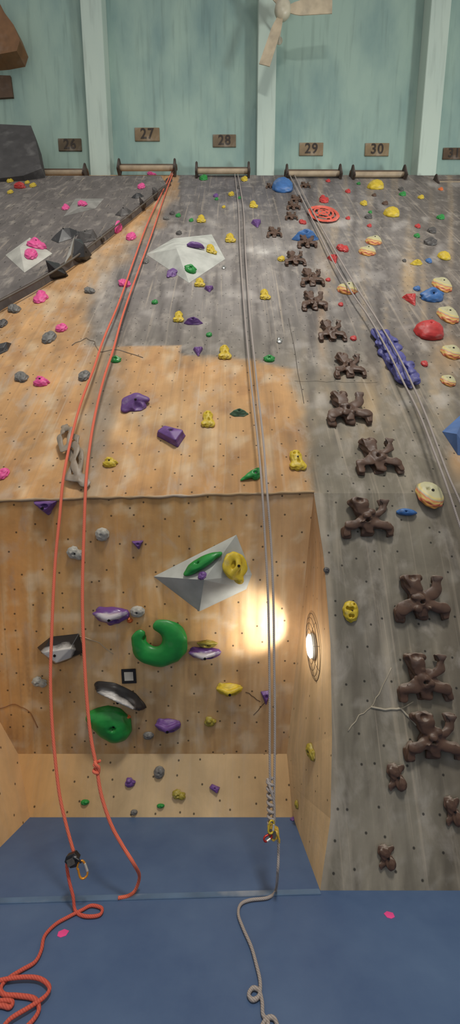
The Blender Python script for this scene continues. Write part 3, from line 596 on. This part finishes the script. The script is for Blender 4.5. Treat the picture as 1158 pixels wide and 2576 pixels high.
# ---------------------------------------------------------------- anchor bars
M_wood=plastic((92,72,56),.7,.1); M_pipe=plastic((172,152,126),.55,.1); M_bk=plastic((66,52,44),.6,.1)
YA=6.36
for xa,xb,y in [(58,214,434),(300,440,422),(495,626,430),(722,856,436),(888,1018,438),(1097,1230,462)]:
    a=on_plane(xa,y,V((0,YA-.12,0)),V((0,1,0))); b=on_plane(xb,y,V((0,YA-.12,0)),V((0,1,0))); a.z=b.z=(a.z+b.z)/2
    ln=b.x-a.x; mid=(a+b)/2
    e=bpy.data.objects.new('rope_anchor_bar',None); link(e); e.location=mid; e['label']='rope anchor with dark timber rail and pale pipe'; e['category']='rope anchor'; e['group']='rope anchors along the wall top'
    t=tube('pipe',[V((-ln/2,0,-.02)),V((0,0,-.02)),V((ln/2,0,-.02))],.06,M_pipe); obj('pipe',t,parent=e)
    m=boxmesh('rail',V((0,.07,.15)),RT,V((0,1,0)),V((0,0,1)),ln+.1,.12,.09,.01); m.materials.append(M_wood); obj('rail',m,parent=e)
    m=boxmesh('bracket',V((0,0.02,0)),RT,V((0,1,0)),V((0,0,1)),.06,.26,.42,.015); m.materials.append(M_bk)
    for sx in(-1,1): k=obj('bracket',m,parent=e); k.location=(sx*ln/2,0,0)
# ---------------------------------------------------------------- ceiling fan
pf_=PW+nW*1.1; hub=on_plane(712,24,pf_,nW)
fe=bpy.data.objects.new('ceiling_fan',None); link(fe); fe['label']='cream three-blade fan on a rod fixed to the column'; fe['category']='fan'
fe.matrix_world=Matrix.Translation(hub)@Matrix((RT,dW,-nW if RT.cross(dW).dot(-nW)>0 else nW)).transposed().to_4x4()
zs=1 if RT.cross(dW).dot(nW)>0 else -1
M_fan=plastic((186,170,144),.5,.05); M_fan2=plastic((190,182,160),.4,.05)
def lathe(prof,mat,seg=32):
    bm=bmesh.new(); rg=[[bm.verts.new((r*math.cos(2*math.pi*a/seg),r*math.sin(2*math.pi*a/seg),z)) for a in range(seg)] for r,z in prof]
    for r0,r1 in zip(rg,rg[1:]):
        for a in range(seg): bm.faces.new((r0[a],r0[(a+1)%seg],r1[(a+1)%seg],r1[a]))
    bm.faces.new(rg[0]); bm.faces.new(rg[-1][::-1])
    for f in bm.faces: f.smooth=len(f.verts)==4
    bmesh.ops.recalc_face_normals(bm,faces=bm.faces); me=bpy.data.meshes.new('l'); bm.to_mesh(me); bm.free(); me.materials.append(mat); return me
obj('motor_housing',lathe([(.06,.13),(.14,.11),(.19,.05),(.2,-.03),(.16,-.1),(.07,-.13)],M_fan2),parent=fe)
obj('rod',lathe([(.025,-.12*zs),(.025,-.66*zs),(.09,-.67*zs),(.09,-.68*zs)],M_fan2),parent=fe)
bl=[]
bm=bmesh.new()
for i in range(9):
    t=i/8; xx=.17+1.02*t; wd=(.07+.05*min(1,t*5))+.02*t; tw=.18
    bl.append([bm.verts.new((xx,s*wd,s*wd*tw+z)) for s,z in((-1,-.008),(1,-.008),(1,.008),(-1,.008))])
for r0,r1 in zip(bl,bl[1:]):
    for a in range(4): bm.faces.new((r0[a],r0[(a+1)%4],r1[(a+1)%4],r1[a]))
bm.faces.new(bl[0][::-1]); bm.faces.new(bl[-1]); bmesh.ops.recalc_face_normals(bm,faces=bm.faces)
mbl=bpy.data.meshes.new('blade'); bm.to_mesh(mbl); bm.free(); mbl.materials.append(M_fan)
for ang in (4,249,126): k=obj('blade',mbl,parent=fe); k.rotation_euler=(0,0,math.radians(ang))
# ---------------------------------------------------------------- upper corner fittings
px_prism('wall_climbing_block',[(-200,303),(78,316),(90,352),(104,424),(58,442),(-200,470)],V((0,6.1,0)),V((0,-1,0)),.3,plastic((76,74,74),.85,.15),'dark grey overhanging climbing block','wall','dark block','structure')
px_prism('ventilation_hood',[(-70,-20),(-5,0),(10,30),(34,62),(50,102),(42,128),(0,136),(-70,142)],PW,nW,.4,plastic((126,88,54),.6,.1),'orange-brown timber hood on the upper wall','hood')
px_prism('wall_sign',[(-30,188),(26,190),(33,244),(-30,248)],PW,nW,.05,plastic((86,66,50),.7,.1),'dark brown board on the upper wall','sign')
# ---------------------------------------------------------------- ropes
def rp(px,py,off=.19):
    if py<1240:
        o_=lerp(.06,off,(py-425)/815); return on_plane(px,py,P0+nS*o_,nS)
    return on_plane(px,py,V((0,YF-off/math.cos(A),0)),V((0,1,0)))
def fl(px,py,z=.012): return on_plane(px,py,V((0,0,z)),V((0,0,1)))
def rope_mat(rgb,rgb2):
    m,nt,b=newmat('rope_sheath'); L=nt.links.new
    tc=N(nt,'ShaderNodeTexCoord'); w=N(nt,'ShaderNodeTexWave'); w.bands_direction='DIAGONAL'; w.inputs['Scale'].default_value=45; w.inputs['Distortion'].default_value=2; L(tc.outputs['Object'],w.inputs['Vector'])
    r=N(nt,'ShaderNodeValToRGB'); r.color_ramp.elements[0].color=(*lin(rgb),1); r.color_ramp.elements[1].color=(*lin(rgb2),1); L(w.outputs[0],r.inputs[0]); L(r.outputs[0],b.inputs['Base Color']); b.inputs['Roughness'].default_value=.9
    return m
MO=rope_mat((200,92,68),(224,116,90)); MG=rope_mat((138,129,124),(172,162,155)); MO2=rope_mat((184,76,60),(206,96,78))
rr=lambda t:.0095+.0045*(1-t)
LS=[(437,424),(405,490),(372,560),(335,660),(300,760),(262,850),(235,930),(205,1010),(180,1100),(160,1200),(150,1300),(140,1400),(134,1500),(130,1600),(127,1700),(130,1800),(138,1900),(150,2000),(168,2080),(186,2145)]
RS=[(440,424),(415,490),(385,580),(345,690),(310,790),(285,880),(262,950),(240,1040),(225,1130),(216,1220),(211,1350),(208,1450),(208,1550),(212,1650),(218,1750),(228,1850),(243,1930),(255,2000),(280,2075),(310,2130),(338,2175)]
orope=bpy.data.objects.new('climbing_rope',None); link(orope); orope.location=rp(190,2250); orope.location.z=0
orope['label']='orange climbing rope hanging doubled, tail looped on the mat'; orope['category']='rope'
def rpart(name,pts,rad,mat,par,**k):
    me=tube(name,pts,rad,mat,**k); me.transform(Matrix.Translation(-par.location)); return obj(name,me,parent=par)
rpart('rope_strand',[rp(*p) for p in LS],rr,MO,orope)
rpart('rope_strand',[rp(*p) for p in RS]+[fl(351,2205,.1),fl(340,2240,.02),fl(322,2254),fl(297,2259)],rr,MO,orope)
tail=[rp(178,2150),rp(168,2172),rp(174,2215),rp(184,2255)]+[fl(*p) for p in [(190,2292),(215,2305),(250,2302),(256,2285),(230,2278),(205,2290),(175,2305),(140,2325),(112,2355),(104,2390),(88,2420),(55,2440),(20,2462),(2,2485),(10,2502),(45,2505),(85,2512),(98,2535),(88,2560),(60,2590)]]
rpart('rope_tail',tail,.009,MO2,orope)
rpart('rope_tail',[fl(*p,.024) for p in [(-30,2478),(5,2465),(60,2458),(100,2462),(124,2482),(115,2505),(80,2530),(30,2560),(10,2580)]],.0085,MO2,orope)
rpart('rope_tail',[fl(*p,.012) for p in [(-40,2530),(0,2518),(30,2520),(25,2534),(0,2530),(-40,2545)]],.0085,MO2,orope)
def knot(c,par,mat,s,coils=3,hgt=.08,r=.013):
    pts=[]
    for i in range(coils*10+1):
        a=2*math.pi*i/10; t=i/(coils*10); pts.append(c+V((math.cos(a)*s*.75,math.sin(a)*s*.7,(.5-t)*hgt)))
    pts+= [c+V((s*.9,-s*.5,0)),c+V((0,-s*.9,hgt*.3)),c+V((-s*.7,0,hgt*.5))]
    me=tube('knot',pts,r,mat,sub=3); me.transform(Matrix.Translation(-par.location)); obj('knot',me,parent=par)
knot(rp(243,1930),orope,MO,.022,2,.07,.0095)
grope=bpy.data.objects.new('climbing_rope',None); link(grope); grope.location=rp(690,2250); grope.location.z=0
grope['label']='grey climbing rope hanging doubled in front of the recess'; grope['category']='rope'
GA=[(590,430),(600,520),(604,620),(612,740),(622,860),(634,980),(648,1100),(659,1220),(667,1350),(674,1480),(677,1600),(679,1750),(679,1880),(680,1985)]
GB=[(597,430),(612,520),(618,640),(628,780),(640,900),(652,1010),(663,1110),(672,1230),(682,1360),(688,1500),(690,1650),(692,1800),(691,1950),(688,2070)]
rg_=lambda t:.008+.004*(1-t)
rpart('rope_strand',[rp(*p) for p in GA],rg_,MG,grope); rpart('rope_strand',[rp(*p) for p in GB],rg_,MG,grope)
rpart('rope_tail',[rp(692,2085),rp(700,2110),rp(701,2150),rp(699,2195)]+[fl(*p) for p in [(694,2240),(675,2258),(630,2264),(606,2275),(600,2300),(612,2335),(632,2380),(645,2425),(655,2470),(652,2505),(636,2515),(626,2502),(636,2486),(652,2492),(660,2520),(662,2552),(675,2572),(668,2590)]],.0085,MG,grope)
rpart('rope_tail',[fl(*p) for p in [(655,2590),(672,2562),(690,2562),(700,2585)]],.0085,MG,grope)
knot(rp(681,2018),grope,MG,.024,7,.26,.009)
g2=bpy.data.objects.new('climbing_rope',None); link(g2); g2.location=rp(1300,2200); g2.location.z=0
g2['label']='grey climbing rope crossing the wall beside brown holds'; g2['category']='rope'
GC=[(728,438),(760,500),(800,580),(840,660),(885,735),(930,800),(975,880),(1015,960),(1055,1040),(1090,1130),(1120,1210),(1160,1330),(1200,1450),(1300,1900)]
GD=[(740,438),(775,510),(820,590),(860,660),(905,735),(950,805),(995,880),(1035,960),(1070,1040),(1100,1120),(1130,1200),(1167,1285),(1215,1420),(1320,1900)]
rpart('rope_strand',[rp(*p) for p in GC],rg_,MG,g2); rpart('rope_strand',[rp(*p) for p in GD],rg_,MG,g2)
# ---------------------------------------------------------------- belay devices and carabiners
def device(c,rgb,label,rot):
    m=organic([('h',[(-.5,.2,-.3),(-.3,.5,-.3),(.3,.45,-.3),(.5,0,-.3),(.2,-.5,-.3),(-.2,-.4,-.3),(-.5,.2,.3),(-.3,.5,.3),(.3,.45,.3),(.5,0,.3),(.2,-.5,.3),(-.2,-.4,.3)]),('t',[(.2,.2,.3),(.5,-.1,.35),(.6,-.35,.3)],[.1,.08,.07])],cut=False,sm=2,amp=.01)
    m.materials.append(plastic(rgb,.35,0)); 
    o=obj('belay_device',m,label,'belay device'); o.matrix_world=Matrix.Translation(c)@Matrix.Rotation(math.pi/2,4,'X')@Matrix.Rotation(rot,4,'Z')@Matrix.Diagonal((.085,.075,.06,1))
    pl=boxmesh('cover_plate',V((-.05,0,.36)),V((1,0,0)),V((0,1,0)),V((0,0,1)),.55,.5,.06,.02); pl.materials.append(plastic((120,116,108),.3,0,metal=.6)); obj('cover_plate',pl,parent=o); return o
def carabiner(c,rgb,label,rot,s=.055):
    e=bpy.data.objects.new('carabiner',None); link(e); e.location=c; e.rotation_euler=(0,rot,.3); e['label']=label; e['category']='carabiner'
    P=[V((x*s,0,z*s)) for x,z in [(-.45,.3),(-.5,-.6),(-.2,-1.0),(.3,-.95),(.5,-.55)]]
    obj('spine',tube('spine',[V((.48*s,0,.5*s)),V((.3*s,0,.95*s)),V((-.2*s,0,.95*s)),V((-.5*s,0,.5*s))]+P,.006,plastic(rgb,.3,0,metal=.4)),parent=e)
    obj('gate',tube('gate',[V((.5*s,0,-.55*s)),V((.5*s,0,0)),V((.48*s,0,.5*s))],.007,plastic((214,210,200),.3,0,metal=.5)),parent=e)
device(rp(187,2158,.2)+V((0,-.02,0)),(34,34,36),'black belay device on the orange rope',.4)
carabiner(rp(212,2180)+V((0,-.03,0)),(226,150,50),'orange and silver carabiner beside the black belay device',-.45,.045)
device(rp(686,2090,.2)+V((0,-.02,0)),(196,160,60),'yellow and silver belay device on the grey rope',-.4)
carabiner(rp(680,2068)+V((0,-.06,0)),(214,184,60),'yellow carabiner above the grey rope belay device',.2,.032)
carabiner(rp(672,2094)+V((0,-.06,0)),(176,44,40),'red carabiner beside the grey rope belay device',1.2,.026)
# ---------------------------------------------------------------- blank tag plate, floor tape
c=cast(325,1700); loc,n=c[0],c[1]; x,u=frame(n); R=Matrix((x,u,n)).transposed().to_4x4(); dep=(loc-CAM).dot(FW); W=36*dep/F
me=boxmesh('tag',V((0,0,0)),V((1,0,0)),V((0,1,0)),V((0,0,1)),W,W*1.05,.006,.001); me.materials.append(plastic((30,28,28),.6,0,bump=0))
o=obj('wall_tag',me,'square black-framed tag on the recess overhang','sign'); o.matrix_world=Matrix.Translation(loc+n*.007)@R@Matrix.Rotation(.04,4,'Z')
me=boxmesh('paper',V((0,0,.004)),V((1,0,0)),V((0,1,0)),V((0,0,1)),W*.62,W*.62,.003); me.materials.append(plastic((200,194,180),.7,0,bump=0)); obj('paper',me,parent=o)
for px,py in [(158,2347),(980,2301)]:
    cpt=fl(px,py,.0025); r_=.032
    me=bpy.data.meshes.new('tape'); pts=[(r_*a,r_*b_) for a,b_ in [(-.9,.3),(-.1,.9),(.9,.5),(.8,-.5),(.0,-.9),(-.7,-.6)]]
    me.from_pydata([(x_,y_,0) for x_,y_ in pts]+[(x_,y_,-.002) for x_,y_ in pts],[],[(0,5,4,3,2,1),(6,7,8,9,10,11)]+[(i,(i+1)%6,6+(i+1)%6,6+i) for i in range(6)]); me.materials.append(plastic((250,84,156),.6,0,bump=0))
    o=obj('floor_marker',me,'pink tape marker stuck on the blue mat','floor marker',group='pink tape markers on the mat'); o.location=cpt
# ---------------------------------------------------------------- caged lamp on the recess side
c=cast(791,1625); loc,n=c[0],c[1]; x,u=frame(n)
le=bpy.data.objects.new('wall_lamp',None); link(le); le.matrix_world=Matrix.Translation(loc+n*.004)@Matrix((x,u,n)).transposed().to_4x4()
le['label']='lit oval lamp behind a wire guard on plywood'; le['category']='lamp'
Mw=plastic((90,72,54),.5,0,metal=.4)
def oval(a,b,z,n=16): return [V((a*math.cos(2*math.pi*i/n),b*math.sin(2*math.pi*i/n),z)) for i in range(n)]
tmp=[]; PRF=[(.11,.27,.008),(.095,.235,.02),(.075,.19,.03),(.055,.14,.036)]
for a,b,z in PRF: tmp.append(tube('g',oval(a,b,z),.0022,None,closed=True,ring=6))
for i in range(8):
    an=2*math.pi*i/8; tmp.append(tube('g',[V((a*math.cos(an),b*math.sin(an),z)) for a,b,z in PRF],.0018,None,ring=6))
bm=bmesh.new()
for t in tmp: bm.from_mesh(t)
me=bpy.data.meshes.new('wire_guard'); bm.to_mesh(me); bm.free(); me.materials.append(Mw); obj('wire_guard',me,parent=le)
bs_=lathe([(.05,.0),(.052,.02),(.04,.03)],plastic((210,205,190),.5,0)); bs_.transform(Matrix.Diagonal((1,2.1,1,1))); obj('base',bs_,parent=le)
bb=lathe([(.034,.031),(.038,.042),(.03,.056),(.012,.064)],plastic((255,250,235),.3,0)); bb.transform(Matrix.Diagonal((1,2.6,1,1)))
m,nt,b=newmat('lamp_glow'); b.inputs['Emission Color'].default_value=(1,.96,.87,1); b.inputs['Emission Strength'].default_value=5; bb.materials[0]=m; obj('bulb',bb,parent=le)
ls=bpy.data.lights.new('lamp_spot','SPOT'); ls.energy=24; ls.color=(1,.97,.92); ls.spot_size=math.radians(88); ls.spot_blend=.6; ls.shadow_soft_size=.04
lo=link(bpy.data.objects.new('lamp_spot',ls)); lo.location=loc+n*.22; tgt=cast(650,1570)[0]; lo.rotation_euler=(tgt-lo.location).to_track_quat('-Z','Y').to_euler()
lp=bpy.data.lights.new('lamp_glow','POINT'); lp.energy=2.2; lp.color=(1,.96,.88); lp.shadow_soft_size=.04; l2=link(bpy.data.objects.new('lamp_glow',lp)); l2.location=loc+n*.18
# ---------------------------------------------------------------- lights
w=bpy.data.worlds.new('World'); scene.world=w; w.use_nodes=True; w.node_tree.nodes['Background'].inputs[0].default_value=(1,.98,.94,1); w.node_tree.nodes['Background'].inputs[1].default_value=.48
def area(loc,tgt,e,size,col):
    l=bpy.data.lights.new('hall_light','AREA'); l.energy=e; l.size=size; l.color=col
    o=link(bpy.data.objects.new('hall_light',l)); o.location=loc; o.rotation_euler=(V(tgt)-V(loc)).to_track_quat('-Z','Y').to_euler(); return o
area((1,-3.5,11),(0,3.5,4),680,1.5,(1,.96,.89))
sp=bpy.data.lights.new('floodlight','SPOT'); sp.energy=7600; sp.color=(.95,1,.96); sp.spot_size=math.radians(38); sp.spot_blend=.8; sp.shadow_soft_size=1.1
so=link(bpy.data.objects.new('floodlight',sp)); so.location=(14,-2.5,-3.5); so.rotation_euler=(V((2.5,5.2,16.6))-so.location).to_track_quat('-Z','Y').to_euler()
cam=bpy.data.cameras.new('camera'); cam.sensor_fit='VERTICAL'; cam.sensor_height=36; cam.sensor_width=36; cam.lens=36*F/2576; cam.clip_end=200
co=link(bpy.data.objects.new('camera',cam)); co.location=CAM; co.rotation_euler=(math.pi/2+TH,0,0); scene.camera=co
